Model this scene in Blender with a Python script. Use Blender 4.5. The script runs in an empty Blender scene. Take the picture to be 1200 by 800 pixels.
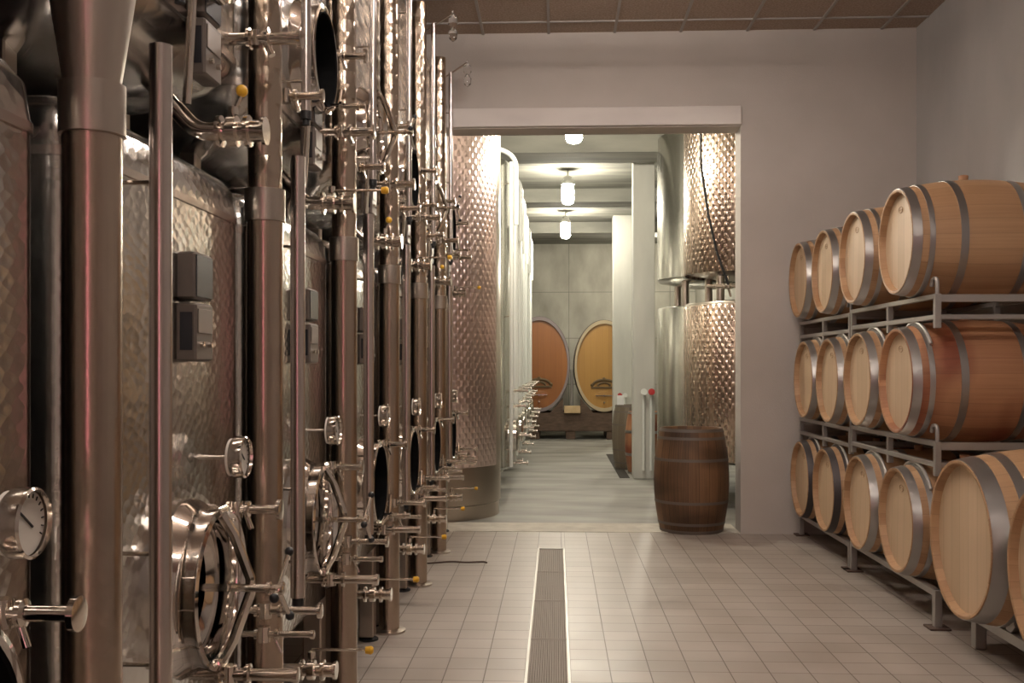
import bpy, math, random
from math import sin, cos, pi, radians, sqrt, atan2
from mathutils import Vector, Matrix
random.seed(7)
C = bpy.context.scene.collection
sc = bpy.context.scene

# ------------------------------------------------------------ camera / light / exposure
EYE = 1.51
cam_d = bpy.data.cameras.new('camera'); cam = bpy.data.objects.new('camera', cam_d); C.objects.link(cam)
cam.location = (0, 0, EYE); cam.rotation_euler = (radians(90), 0, math.atan(52/1200))
cam_d.lens = 36; cam_d.sensor_width = 36; cam_d.shift_y = 30/1200; cam_d.clip_start = .05
sc.camera = cam
sc.view_settings.view_transform = 'Standard'; sc.view_settings.look = 'None'
sc.view_settings.exposure = 0.0; sc.view_settings.gamma = 1.0; sc.view_settings.use_curve_mapping = False
w = bpy.data.worlds.new('world'); sc.world = w; w.use_nodes = True
w.node_tree.nodes['Background'].inputs[0].default_value = (.9, .85, .8, 1)
w.node_tree.nodes['Background'].inputs[1].default_value = .05
HALL_LAMP = 100.0       # emission of the unseen tube lamps added in the hall
HALL_COL = (1.0, .89, .81)
CORR_LAMP = 350.0       # emission of the corridor lamps
CORR_COL = (1.0, .92, .76)
PINK = (1.0, .30, .42)

# ------------------------------------------------------------ materials
M = {}
def newmat(name):
    m = bpy.data.materials.new(name); m.use_nodes = True; M[name] = m
    return m, m.node_tree, m.node_tree.nodes['Principled BSDF']
def N(nt, t, **k):
    n = nt.nodes.new(t)
    for a, b in k.items(): setattr(n, a, b)
    return n
def L(nt, a, b): nt.links.new(a, b)
def plain(name, col, rough=.5, metal=0, **k):
    m, nt, b = newmat(name)
    b.inputs['Base Color'].default_value = (*col, 1); b.inputs['Roughness'].default_value = rough; b.inputs['Metallic'].default_value = metal
    for a, v in k.items(): b.inputs[a].default_value = v
    return m
def emis(name, col, s):
    m, nt, b = newmat(name)
    b.inputs['Base Color'].default_value = (.9, .9, .9, 1)
    b.inputs['Emission Color'].default_value = (*col, 1); b.inputs['Emission Strength'].default_value = s
    return m
def ramp(nt, fac, stops):
    r = N(nt, 'ShaderNodeValToRGB'); e = r.color_ramp.elements
    while len(e) < len(stops): e.new(.5)
    for i, (p, c) in enumerate(stops): e[i].position = p; e[i].color = (*c, 1)
    L(nt, fac, r.inputs[0]); return r.outputs[0]
def noisy(name, c1, c2, scale=3, rough=.8, bump=.1, bscale=60, stretch=(1, 1, 1), metal=0, detail=5, bdist=.01):
    m, nt, b = newmat(name)
    tc = N(nt, 'ShaderNodeTexCoord'); mp = N(nt, 'ShaderNodeMapping'); mp.inputs['Scale'].default_value = stretch
    L(nt, tc.outputs['Object'], mp.inputs[0])
    n = N(nt, 'ShaderNodeTexNoise'); n.inputs['Scale'].default_value = scale; n.inputs['Detail'].default_value = detail
    L(nt, mp.outputs[0], n.inputs['Vector'])
    L(nt, ramp(nt, n.outputs['Fac'], [(.3, c1), (.7, c2)]), b.inputs['Base Color'])
    b.inputs['Roughness'].default_value = rough; b.inputs['Metallic'].default_value = metal
    n2 = N(nt, 'ShaderNodeTexNoise'); n2.inputs['Scale'].default_value = bscale; L(nt, mp.outputs[0], n2.inputs['Vector'])
    bp = N(nt, 'ShaderNodeBump'); bp.inputs['Strength'].default_value = bump; bp.inputs['Distance'].default_value = bdist
    L(nt, n2.outputs['Fac'], bp.inputs['Height']); L(nt, bp.outputs[0], b.inputs['Normal'])
    return m
def math_(nt, op, a, b=None, c=None):
    n = N(nt, 'ShaderNodeMath', operation=op)
    for i, v in enumerate((a, b, c)):
        if v is None: continue
        if isinstance(v, (int, float)): n.inputs[i].default_value = v
        else: L(nt, v, n.inputs[i])
    return n.outputs[0]

plaster = noisy('plaster', (.47, .425, .385), (.53, .48, .44), 1.6, .9, .25, 90, bdist=.004)
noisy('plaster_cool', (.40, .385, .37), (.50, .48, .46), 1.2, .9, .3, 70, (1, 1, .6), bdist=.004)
noisy('lintel', (.62, .57, .54), (.72, .67, .63), 4, .8, .2, 60, (.3, 1, 1), bdist=.003)
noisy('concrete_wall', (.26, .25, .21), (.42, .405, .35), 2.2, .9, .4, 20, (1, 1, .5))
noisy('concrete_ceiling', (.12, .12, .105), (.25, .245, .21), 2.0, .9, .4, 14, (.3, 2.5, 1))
noisy('concrete_column', (.44, .44, .405), (.56, .56, .515), 3, .8, .3, 40, (1, 1, .25), bdist=.004)
noisy('concrete_floor', (.17, .165, .148), (.34, .33, .30), 1.5, .6, .2, 18, (.5, 1.6, 1), bdist=.004)
noisy('threshold', (.45, .41, .35), (.62, .58, .5), 6, .7, .3, 30, bdist=.004)
def floor_tiles():
    m, nt, b = newmat('floor_tiles')
    uv = N(nt, 'ShaderNodeUVMap')
    br = N(nt, 'ShaderNodeTexBrick'); br.offset = 0; br.squash = 1
    L(nt, uv.outputs[0], br.inputs['Vector'])
    for k, v in (('Scale', 1), ('Mortar Size', .003), ('Mortar Smooth', .2), ('Brick Width', .197), ('Row Height', .19), ('Bias', 0)): br.inputs[k].default_value = v
    br.inputs['Color1'].default_value = (.385, .335, .29, 1); br.inputs['Color2'].default_value = (.43, .38, .335, 1); br.inputs['Mortar'].default_value = (.13, .095, .07, 1)
    n = N(nt, 'ShaderNodeTexNoise'); n.inputs['Scale'].default_value = 2.2; n.inputs['Detail'].default_value = 6
    L(nt, uv.outputs[0], n.inputs['Vector'])
    mx = N(nt, 'ShaderNodeMix', data_type='RGBA', blend_type='MULTIPLY'); mx.inputs[0].default_value = 1
    L(nt, br.outputs['Color'], mx.inputs[6]); L(nt, ramp(nt, n.outputs['Fac'], [(.3, (.82, .8, .78)), (.65, (1, 1, 1))]), mx.inputs[7])
    L(nt, mx.outputs[2], b.inputs['Base Color'])
    L(nt, ramp(nt, n.outputs['Fac'], [(.3, (.36,)*3), (.7, (.46,)*3)]), b.inputs['Roughness'])
    bp = N(nt, 'ShaderNodeBump'); bp.inputs['Strength'].default_value = .5; bp.inputs['Distance'].default_value = .003; bp.invert = True
    L(nt, br.outputs['Fac'], bp.inputs['Height']); L(nt, bp.outputs[0], b.inputs['Normal'])
floor_tiles()
def ceil_tiles():
    m, nt, b = newmat('ceiling_tiles')
    tc = N(nt, 'ShaderNodeTexCoord')
    n = N(nt, 'ShaderNodeTexNoise'); n.inputs['Scale'].default_value = 60; n.inputs['Detail'].default_value = 6
    L(nt, tc.outputs['Object'], n.inputs['Vector'])
    L(nt, ramp(nt, n.outputs['Fac'], [(.35, (.30, .225, .175)), (.7, (.46, .36, .29))]), b.inputs['Base Color'])
    b.inputs['Roughness'].default_value = .95
ceil_tiles()
# metals.  UV: u = length around the body in metres, v = height in metres
def steel(name, col, rough=.22, pattern=None, strength=.3, streak=.12):
    m, nt, b = newmat(name)
    b.inputs['Metallic'].default_value = 1
    uv = N(nt, 'ShaderNodeUVMap')
    sx = N(nt, 'ShaderNodeSeparateXYZ'); L(nt, uv.outputs[0], sx.inputs[0])
    mp = N(nt, 'ShaderNodeMapping'); mp.inputs['Scale'].default_value = (14, .8, 1); L(nt, uv.outputs[0], mp.inputs[0])
    n = N(nt, 'ShaderNodeTexNoise'); n.inputs['Scale'].default_value = 1.0; n.inputs['Detail'].default_value = 4; L(nt, mp.outputs[0], n.inputs['Vector'])
    lo = tuple(c*(1-streak) for c in col)
    L(nt, ramp(nt, n.outputs['Fac'], [(.3, lo), (.7, col)]), b.inputs['Base Color'])
    h = None
    if pattern == 'dimple':      # welded pillow-plate dimples, staggered rows
        a = math_(nt, 'SINE', math_(nt, 'MULTIPLY', sx.outputs[0], 2*pi/.075))
        c = math_(nt, 'SINE', math_(nt, 'MULTIPLY', sx.outputs[1], 2*pi/.115))
        h = math_(nt, 'MAXIMUM', math_(nt, 'MULTIPLY', a, c), 0)
        dist = .007
    elif pattern == 'swirl':     # overlapping round polish marks
        mp2 = N(nt, 'ShaderNodeMapping'); mp2.inputs['Scale'].default_value = (40, 40, 1); mp2.inputs['Rotation'].default_value = (0, 0, .6)
        L(nt, uv.outputs[0], mp2.inputs[0])
        v = N(nt, 'ShaderNodeTexVoronoi'); v.inputs['Scale'].default_value = 1; v.inputs['Randomness'].default_value = .55
        L(nt, mp2.outputs[0], v.inputs['Vector'])
        n3 = N(nt, 'ShaderNodeTexNoise'); n3.inputs['Scale'].default_value = 3; L(nt, uv.outputs[0], n3.inputs['Vector'])
        h = math_(nt, 'ADD', math_(nt, 'MULTIPLY', v.outputs['Distance'], .22), math_(nt, 'MULTIPLY', n3.outputs['Fac'], .9))
        dist = .008
    rr = math_(nt, 'ADD', math_(nt, 'MULTIPLY', n.outputs['Fac'], .14), rough-.07)
    L(nt, rr, b.inputs['Roughness'])
    if h is not None:
        bp = N(nt, 'ShaderNodeBump'); bp.inputs['Strength'].default_value = strength; bp.inputs['Distance'].default_value = dist
        L(nt, h, bp.inputs['Height']); L(nt, bp.outputs[0], b.inputs['Normal'])
    return m
steel('tank_steel', (.68, .67, .645), .17, 'swirl', .75)
steel('tank_steel_dimpled', (.66, .645, .62), .24, 'dimple', .6)
steel('corridor_steel', (.66, .65, .60), .25, None)
steel('corridor_dimpled', (.72, .58, .55), .36, 'dimple', 1.0)  # pink tint stands in for the hall wall reflected in the steel
steel('copper_dimpled', (.74, .58, .48), .27, 'dimple', 1.0)
steel('column_dimpled', (.54, .44, .35), .24, 'dimple', .45)  # brown tint painted in for warm reflections, as on the lower shafts
steel('column_steel', (.50, .405, .325), .24, 'swirl', .22)  # brown base tint stands in for the warm surroundings mirrored in the steel
plain('fitting_steel', (.72, .66, .59), .13, 1)
plain('polished_steel', (.70, .66, .62), .07, 1)
plain('rail_steel', (.62, .55, .51), .25, 1)
plain('leg_steel', (.50, .44, .38), .32, 1)
plain('black_rubber', (.012, .012, .013), .5)
plain('tank_shade_black', (.006, .006, .006), .9, 0, **{'Specular IOR Level': .05})  # near-black colour stands in for the shade inside the tanks
plain('yellow_plastic', (.75, .42, .03), .4)
plain('red_plastic', (.45, .03, .03), .4)
plain('dial_white', (.62, .58, .52), .5)
plain('dark_screen', (.03, .03, .035), .25)
plain('box_grey', (.20, .17, .15), .4, .6)
plain('box_panel', (.27, .23, .20), .4, .3)
plain('galvanised', (.42, .395, .37), .45, .7)
plain('rust_steel', (.10, .06, .045), .8, .2)
plain('ceiling_grid', (.36, .33, .31), .6)
plain('drain_steel', (.42, .40, .37), .45, .9)
plain('grate_steel', (.21, .165, .135), .6, .3)
plain('trough_dark', (.03, .025, .02), .9)
plain('white_enamel', (.75, .76, .72), .5)
plain('dark_iron', (.05, .05, .05), .5, .5)
plain('paper_white', (.8, .82, .82), .7)
plain('black_hose', (.03, .03, .03), .5)
plain('glass', (1, 1, 1), .02, 0, **{'Transmission Weight': 1.0, 'IOR': 1.45})
plain('white_pipe', (.72, .74, .71), .35)
plain('lamp_housing', (.6, .6, .58), .4, .5)
emis('hall_lamp', HALL_COL, HALL_LAMP); emis('corridor_lamp', CORR_COL, CORR_LAMP); emis('added_pink_lamp', PINK, 13)

# wood. UV: u = angle 0..1 (times staves), v = metres along
def wood(name, light, dark, staves=28, gap=.35, rough=.55, stain=None, contrast=.5):
    m, nt, b = newmat(name)
    uv = N(nt, 'ShaderNodeUVMap'); sx = N(nt, 'ShaderNodeSeparateXYZ'); L(nt, uv.outputs[0], sx.inputs[0])
    oi = N(nt, 'ShaderNodeObjectInfo')
    u = math_(nt, 'ADD', math_(nt, 'MULTIPLY', sx.outputs[0], staves), math_(nt, 'MULTIPLY', oi.outputs['Random'], 7))
    idx = math_(nt, 'FLOOR', u); fr = math_(nt, 'FRACT', u)
    wn = N(nt, 'ShaderNodeTexWhiteNoise', noise_dimensions='1D'); L(nt, math_(nt, 'ADD', idx, math_(nt, 'MULTIPLY', oi.outputs['Random'], 31)), wn.inputs['W'])
    cx = N(nt, 'ShaderNodeCombineXYZ'); L(nt, math_(nt, 'MULTIPLY', u, 9), cx.inputs[0]); L(nt, math_(nt, 'MULTIPLY', sx.outputs[1], 2.2), cx.inputs[1]); L(nt, wn.outputs[0], cx.inputs[2])
    n = N(nt, 'ShaderNodeTexNoise'); n.inputs['Scale'].default_value = 1; n.inputs['Detail'].default_value = 5; L(nt, cx.outputs[0], n.inputs['Vector'])
    f = math_(nt, 'ADD', math_(nt, 'MULTIPLY', wn.outputs[0], contrast), math_(nt, 'MULTIPLY', n.outputs['Fac'], 1-contrast))
    col = ramp(nt, f, [(.2, dark), (.8, light)])
    g = math_(nt, 'ABSOLUTE', math_(nt, 'SUBTRACT', fr, .5))
    gm = math_(nt, 'GREATER_THAN', g, .48)
    mx = N(nt, 'ShaderNodeMix', data_type='RGBA'); L(nt, math_(nt, 'MULTIPLY', gm, gap), mx.inputs[0])
    L(nt, col, mx.inputs[6]); mx.inputs[7].default_value = (dark[0]*.4, dark[1]*.4, dark[2]*.4, 1)
    out = mx.outputs[2]
    if stain:
        n4 = N(nt, 'ShaderNodeTexNoise'); n4.inputs['Scale'].default_value = 2.6; L(nt, uv.outputs[0], n4.inputs['Vector'])
        mp = ramp(nt, n4.outputs['Fac'], [(.42, (0, 0, 0)), (.6, (1, 1, 1))])
        m2 = N(nt, 'ShaderNodeMix', data_type='RGBA', blend_type='MULTIPLY'); L(nt, mp, m2.inputs[0]); L(nt, out, m2.inputs[6]); m2.inputs[7].default_value = (*stain, 1)
        out = m2.outputs[2]
    L(nt, out, b.inputs['Base Color']); b.inputs['Roughness'].default_value = rough
    bp = N(nt, 'ShaderNodeBump'); bp.inputs['Strength'].default_value = .25; bp.inputs['Distance'].default_value = .002; bp.invert = True
    L(nt, gm, bp.inputs['Height']); L(nt, bp.outputs[0], b.inputs['Normal'])
wood('oak_staves', (.50, .31, .17), (.34, .185, .09), 26)
wood('oak_staves_stained', (.50, .26, .13), (.33, .15, .075), 26, stain=(.55, .3, .25))
wood('oak_head', (.64, .47, .305), (.54, .385, .235), 9, .35, contrast=.45)
wood('big_oak_staves', (.50, .31, .165), (.36, .20, .10), 32)
wood('old_staves', (.25, .13, .06), (.075, .04, .02), 22, .8, .6, stain=(.45, .42, .4), contrast=.3)
wood('old_head', (.10, .06, .04), (.05, .03, .02), 7, .7, .35)
wood('grey_staves', (.22, .18, .13), (.12, .09, .06), 22, .7)
wood('cask_head_orange', (.32, .115, .02), (.23, .075, .011), 8, .3, .4)
wood('cask_head_yellow', (.40, .215, .048), (.32, .16, .033), 8, .3, .4)
plain('cask_rim_grey', (.22, .18, .18), .6)
plain('cask_rim_light', (.42, .34, .22), .6)
plain('hoop_steel', (.40, .385, .37), .33, .9)
plain('hoop_dark', (.07, .06, .06), .5, .6)
plain('cork_bung', (.42, .23, .13), .7)
plain('burnt_mark', (.40, .25, .14), .7)
plain('carved_dark', (.12, .075, .03), .6)
plain('hoop_old', (.17, .145, .125), .6, .5)
noisy('dark_timber', (.06, .035, .022), (.12, .075, .05), 6, .7, .4, 30, (1, 4, 4))
noisy('light_timber', (.48, .34, .18), (.60, .44, .26), 6, .7, .3, 30)

# ------------------------------------------------------------ mesh builder
def frame(d):
    d = Vector(d).normalized(); up = Vector((0, 0, 1)) if abs(d.z) < .95 else Vector((0, 1, 0))
    a = up.cross(d).normalized(); return d, a, d.cross(a).normalized()
class MB:
    def __init__(s): s.v = []; s.f = []; s.uv = []
    def add(s, v, f, uv=None):
        o = len(s.v); s.v += [tuple(p) for p in v]
        for i, q in enumerate(f):
            s.f.append(tuple(k+o for k in q)); s.uv.append(uv[i] if uv else [(v[k][0]+v[k][1], v[k][2]) for k in q])
        return s
    def box(s, x0, y0, z0, x1, y1, z1, bev=0):
        if bev <= 0:
            v = [(x, y, z) for z in (z0, z1) for y in (y0, y1) for x in (x0, x1)]
            return s.add(v, [(0, 2, 3, 1), (4, 5, 7, 6), (0, 1, 5, 4), (2, 6, 7, 3), (0, 4, 6, 2), (1, 3, 7, 5)])
        b = bev
        def ring(z, i): return [(x0+i+b, y0+i, z), (x1-i-b, y0+i, z), (x1-i, y0+i+b, z), (x1-i, y1-i-b, z), (x1-i-b, y1-i, z), (x0+i+b, y1-i, z), (x0+i, y1-i-b, z), (x0+i, y0+i+b, z)]
        rs = [ring(z0, b), ring(z0+b, 0), ring(z1-b, 0), ring(z1, b)]
        v = sum(rs, []); f = []
        for k in range(3):
            for j in range(8): f.append((k*8+j, k*8+(j+1) % 8, (k+1)*8+(j+1) % 8, (k+1)*8+j))
        f.append(tuple(range(7, -1, -1))); f.append(tuple(range(24, 32)))
        return s.add(v, f)
    def bar(s, a, b, wx, wy=None):
        """square bar between two points"""
        wy = wy or wx; a = Vector(a); b = Vector(b); d, p, q = frame(b-a); v = []
        for c in (a, b):
            for i, j in ((-1, -1), (1, -1), (1, 1), (-1, 1)): v.append(c+p*i*wx/2+q*j*wy/2)
        return s.add(v, [(0, 1, 5, 4), (1, 2, 6, 5), (2, 3, 7, 6), (3, 0, 4, 7), (3, 2, 1, 0), (4, 5, 6, 7)])
    def lathe(s, o, d, prof, n=20, sx=1, sy=1, cap0=True, cap1=True, a0=0, a1=2*pi):
        """prof: list of (t, r) along d from o"""
        o = Vector(o); d, p, q = frame(d); full = abs(a1-a0-2*pi) < 1e-6
        m = n if full else n+1
        v = []; 
        for t, r in prof:
            for k in range(m):
                a = a0+(a1-a0)*k/n; v.append(o+d*t+p*(cos(a)*r*sx)+q*(sin(a)*r*sy))
        f = []; uv = []; R = max(r for t, r in prof); tl = [0]
        for i in range(1, len(prof)): tl.append(tl[-1]+sqrt((prof[i][0]-prof[i-1][0])**2+(prof[i][1]-prof[i-1][1])**2))
        for i in range(len(prof)-1):
            for k in range(n):
                k2 = (k+1) % m if full else k+1
                f.append((i*m+k, i*m+k2, (i+1)*m+k2, (i+1)*m+k))
                u0 = (a0+(a1-a0)*k/n); u1 = (a0+(a1-a0)*(k+1)/n); S = s.uscale if hasattr(s, 'uscale') else R
                uv.append([(u0*S, tl[i]), (u1*S, tl[i]), (u1*S, tl[i+1]), (u0*S, tl[i+1])])
        if full and cap0 and prof[0][1] > 1e-6:
            f.append(tuple(range(n-1, -1, -1))); uv.append([(0, 0)]*n)
        if full and cap1 and prof[-1][1] > 1e-6:
            b = (len(prof)-1)*m; f.append(tuple(range(b, b+n))); uv.append([(0, 0)]*n)
        return s.add(v, f, uv)
    def cyl(s, a, b, r, n=16, r2=None):
        a = Vector(a); b = Vector(b); r2 = r if r2 is None else r2
        return s.lathe(a, b-a, [(0, r), ((b-a).length, r2)], n)
    def tube(s, pts, r, n=10, closed=False):
        pts = [Vector(p) for p in pts]; m = len(pts); v = []; prev = None
        for i, p in enumerate(pts):
            if closed: t = pts[(i+1) % m]-pts[i-1]
            else: t = pts[min(i+1, m-1)]-pts[max(i-1, 0)]
            t.normalize()
            if prev is None: _, a, b = frame(t)
            else:
                a = prev-t*prev.dot(t); a.normalize(); b = t.cross(a)
            prev = a
            for k in range(n): v.append(p+a*cos(2*pi*k/n)*r+b*sin(2*pi*k/n)*r)
        f = []
        for i in range(m if closed else m-1):
            j = (i+1) % m
            for k in range(n): f.append((i*n+k, i*n+(k+1) % n, j*n+(k+1) % n, j*n+k))
        if not closed: f.append(tuple(range(n-1, -1, -1))); f.append(tuple(range((m-1)*n, m*n)))
        return s.add(v, f)
    def sphere(s, c, r, n=12):
        return s.lathe(Vector(c)-Vector((0, 0, r)), (0, 0, 1), [(r-r*cos(pi*i/8), max(r*sin(pi*i/8), 1e-5)) for i in range(9)], n, cap0=False, cap1=False)
    def build(s, name, mat, parent=None, smooth=True):
        me = bpy.data.meshes.new(name); me.from_pydata(s.v, [], s.f)
        ul = me.uv_layers.new(name='UVMap'); k = 0
        for poly, uvs in zip(me.polygons, s.uv):
            for u in uvs: ul.data[k].uv = u; k += 1
        me.materials.append(M[mat] if isinstance(mat, str) else mat)
        if smooth:
            for p in me.polygons: p.use_smooth = True
            me.set_sharp_from_angle(angle=radians(38))
        me.validate()
        o = bpy.data.objects.new(name, me); C.objects.link(o)
        if parent: o.parent = parent
        return o
def fillet(pts, r=.03, n=5):
    """round the corners of a path"""
    pts = [Vector(p) for p in pts]; out = [pts[0]]
    for i in range(1, len(pts)-1):
        a, b, c = pts[i-1], pts[i], pts[i+1]
        rr = min(r, (a-b).length*.49, (c-b).length*.49)
        p0 = b+(a-b).normalized()*rr; p1 = b+(c-b).normalized()*rr
        for k in range(n+1):
            t = k/n; out.append(p0*(1-t)**2+b*2*t*(1-t)+p1*t*t)
    out.append(pts[-1]); return out
def thing(name, label, cat, loc=(0, 0, 0), rotz=0, group=None):
    o = bpy.data.objects.new(name, None); C.objects.link(o); o.empty_display_size = .1
    o.location = loc; o.rotation_euler = (0, 0, rotz); o['label'] = label; o['category'] = cat
    if group: o['group'] = group
    return o
def tag(o, label, cat, group=None):
    o['label'] = label; o['category'] = cat
    if group: o['group'] = group
    return o
def struct(name, mb, mat, parent=None):
    o = mb.build(name, mat, parent, smooth=False); o['kind'] = 'structure'; return o
def children(o): return [c for c in bpy.data.objects if c.parent == o]
def dup(root, loc, label, group=None):
    kids = children(root); r = root.copy(); C.objects.link(r); r.location = loc; r['label'] = label
    if group: r['group'] = group
    for ch in kids:
        c = ch.copy(); C.objects.link(c); c.parent = r
        for g in children(ch):
            d = g.copy(); C.objects.link(d); d.parent = c
    return r

# ------------------------------------------------------------ the setting
YW, TH = 9.37, .28                 # hall end wall, its thickness
XL, XR, YB, HC = -2.6, 3.24, -3.2, 4.565
OX0, OX1, OZ = -1.75, 1.67, 3.694   # opening
DX0, DX1, DY0, DY1 = -.155, .07, .6, 8.53
def fl(mb, x0, y0, x1, y1, ux, z=0, t=.15):
    v = [(x0, y0, z), (x1, y0, z), (x1, y1, z), (x0, y1, z), (x0, y0, z-t), (x1, y0, z-t), (x1, y1, z-t), (x0, y1, z-t)]
    oy = 8.53
    uv = [[(x-ux+20*.197, y-oy+.19*100) for x, y, _ in v[:4]]]+[[(0, 0)]*4]*5
    mb.add(v, [(0, 1, 2, 3), (7, 6, 5, 4), (0, 4, 5, 1), (1, 5, 6, 2), (2, 6, 7, 3), (3, 7, 4, 0)], uv)
mb = MB()
fl(mb, XL, YB, DX0, YW+.02, DX0); fl(mb, DX1, YB, XR, YW+.02, DX1)
fl(mb, DX0, YB, DX1, DY0, DX0); fl(mb, DX0, DY1, DX1, YW+.02, DX0)
struct('floor', mb, 'floor_tiles')
struct('ceiling', MB().box(XL, YB, HC, XR, YW+TH, HC+.15), 'ceiling_tiles')
mb = MB()
for i in range(-5, 6):
    x = -.07+.6*i
    if XL < x < XR: mb.box(x-.012, YB, HC-.012, x+.012, YW, HC)
for j in range(0, 21):
    y = YW-.31-.6*j
    if y > YB: mb.box(XL, y-.012, HC-.011, XR, y+.012, HC)
struct('trim_1', mb, 'ceiling_grid')
mb = MB()
mb.box(XL-.2, YW, -.1, OX0, YW+TH, HC); mb.box(OX1, YW, -.1, XR+.2, YW+TH, HC); mb.box(OX0, YW, OZ, OX1, YW+TH, HC)
struct('wall_back', mb, 'plaster')
struct('trim_2', MB().box(OX0-.02, YW-.035, OZ+.012, OX1, YW, OZ+.18, .004), 'lintel')
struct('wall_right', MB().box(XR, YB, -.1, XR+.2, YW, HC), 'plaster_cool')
struct('wall_left', MB().box(XL-.2, YB, -.1, XL, YW, HC), 'plaster')
struct('wall_front', MB().box(XL-.2, YB-.2, -.1, XR+.2, YB, HC), 'plaster')
struct('trim_3', MB().box(OX0, YW+.02, -.15, OX1, YW+TH+.27, 0.004), 'threshold')
# corridor shell
CY0, CY1, CX0, CX1, CH = YW+TH, 24.5, -2.9, 3.3, 4.45
mb = MB(); mb.box(CX0, CY0+.27, -.15, CX1, CY1, 0); mb.box(CX0, CY0, -.15, OX0, CY0+.27, 0); mb.box(OX1, CY0, -.15, CX1, CY0+.27, 0)
co = struct('floor_corridor', mb, 'concrete_floor')
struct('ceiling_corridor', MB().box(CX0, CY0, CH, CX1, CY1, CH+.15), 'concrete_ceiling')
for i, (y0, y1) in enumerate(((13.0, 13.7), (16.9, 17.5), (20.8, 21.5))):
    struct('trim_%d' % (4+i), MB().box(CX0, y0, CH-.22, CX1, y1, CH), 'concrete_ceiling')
struct('wall_corridor_left', MB().box(CX0-.2, CY0, -.1, CX0, CY1, CH), 'concrete_wall')
struct('wall_corridor_right', MB().box(CX1, CY0, -.1, CX1+.2, CY1, CH), 'concrete_wall')
struct('wall_corridor_end', MB().box(CX0-.2, CY1, -.1, CX1+.2, CY1+.2, CH), 'concrete_wall')
mb = MB()
for z in (1.1, 2.2, 3.3): mb.box(CX0, CY1-.006, z-.006, CX1, CY1, z+.006)
for x in (-2.1, -.9, .3, 1.5, 2.7): mb.box(x-.006, CY1-.006, 0, x+.006, CY1, CH)
struct('trim_7', mb, 'concrete_ceiling')
struct('trim_8', MB().box(1.04, 13.9, 0, 1.33, 14.2, CH, .008), 'concrete_column')
struct('trim_9', MB().box(1.10, 19.9, 0, 1.46, 20.25, CH, .008), 'concrete_column')

# ------------------------------------------------------------ drain
dr = thing('floor_drain', 'long slotted steel drain channel set in the tiled floor', 'drain', (0, 0, 0))
mb = MB(); mb.box(DX0, DY0, -.14, DX0+.004, DY1, -.05); mb.box(DX1-.004, DY0, -.14, DX1, DY1, -.05); mb.box(DX0, DY0, -.145, DX1, DY1, -.14)
mb.build('trough', 'trough_dark', dr)
mb = MB(); e = .014
mb.box(DX0, DY0, -.05, DX0+e, DY1, .003); mb.box(DX1-e, DY0, -.05, DX1, DY1, .003); mb.box(DX0+e, DY1-e, -.05, DX1-e, DY1, .003); mb.box(DX0+e, DY0, -.05, DX1-e, DY0+e, .003)
mb.build('frame', 'drain_steel', dr)
y = DY1-e
while y > DY0+.3:
    y0 = max(y-.94, DY0+e); mb = MB(); x0 = DX0+e+.004; x1 = DX1-e-.004
    for k in range(17):
        x = x0+(x1-x0)*k/16; mb.box(x-.004, y0+.006, -.03, x+.0055, y-.006, -.003)
    for yy in (y0+.012, y-.012): mb.box(x0-.004, yy-.008, -.03, x1+.004, yy+.008, -.002)
    j = 1
    while y0+j*.04 < y-.03: mb.box(x0, y0+j*.04-.002, -.03, x1, y0+j*.04+.002, -.006); j += 1
    mb.build('grate', 'grate_steel', dr, smooth=False); y = y0

tag(MB().tube(fillet([(-1.02, 7.80, .007), (-.80, 7.90, .007), (-.70, 7.86, .007), (-.56, 7.90, .007), (-.535, 7.86, .007)], .05), .006, 8).build('cable', 'rust_steel'), 'thin dark cable end lying on the tiles beside the tanks', 'cable')
# ------------------------------------------------------------ lamps
def troffer(x, y, label):  # unseen lamps, added above the view to light the hall
    t = thing('unseen_batten_lamp', label, 'ceiling light', (x, y, 4.28), pi/2, 'unseen tube lamps added under the hall ceiling')
    MB().box(-.05, -.75, .035, .05, .75, .08, .008).build('housing', 'lamp_housing', t)
    for sx in (-.06, .06):
        MB().cyl((sx, -.72, 0), (sx, .72, 0), .019, 12).build('tube', 'hall_lamp', t)
        for e in (-.735, .735): MB().box(sx-.02, e-.015, -.02, sx+.02, e+.015, .035).build('end_cap', 'white_enamel', t)
    for e in (-.5, .5): MB().cyl((0, e, .085), (0, e, HC-4.28), .005, 8).build('suspension_rod', 'galvanised', t)
troffer(.3, 6.6, 'unseen twin tube lamp added nearest the end wall of the tiled hall')
troffer(.3, 3.6, 'unseen twin tube lamp added over the middle of the tiled hall')
troffer(.3, .2, 'unseen twin tube lamp added above the near end of the tiled hall')
for y, lab in ((11.1, 'corridor jar lamp nearest the opening, half cut off by the lintel'), (15.25, 'middle hanging jar lamp in the corridor'), (19.3, 'farthest hanging jar lamp in the corridor, smallest of the three')):
    t = thing('pendant_lamp', lab, 'lamp', (.19 if y < 12 else .17, y, 0))
    MB().cyl((0, 0, 4.33), (0, 0, CH), .012, 8).build('stem', 'lamp_housing', t)
    MB().lathe((0, 0, 4.22), (0, 0, 1), [(0, .095), (.04, .095), (.06, .07), (.12, .055), (.13, .03)], 20).build('lamp_cap', 'lamp_housing', t)
    MB().lathe((0, 0, 3.93), (0, 0, 1), [(0, .03), (.015, .07), (.05, .088), (.25, .09), (.289, .075)], 20).build('lamp_globe', 'corridor_lamp', t)
t = thing('pendant_lamp', 'unseen jar lamp added to light the corridor end, hidden behind the pillar', 'lamp', (2.3, 21.9, 0))  # unseen extra lamp, added to brighten the corridor end wall
MB().cyl((0, 0, 4.33), (0, 0, CH), .012, 8).build('stem', 'lamp_housing', t)
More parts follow.
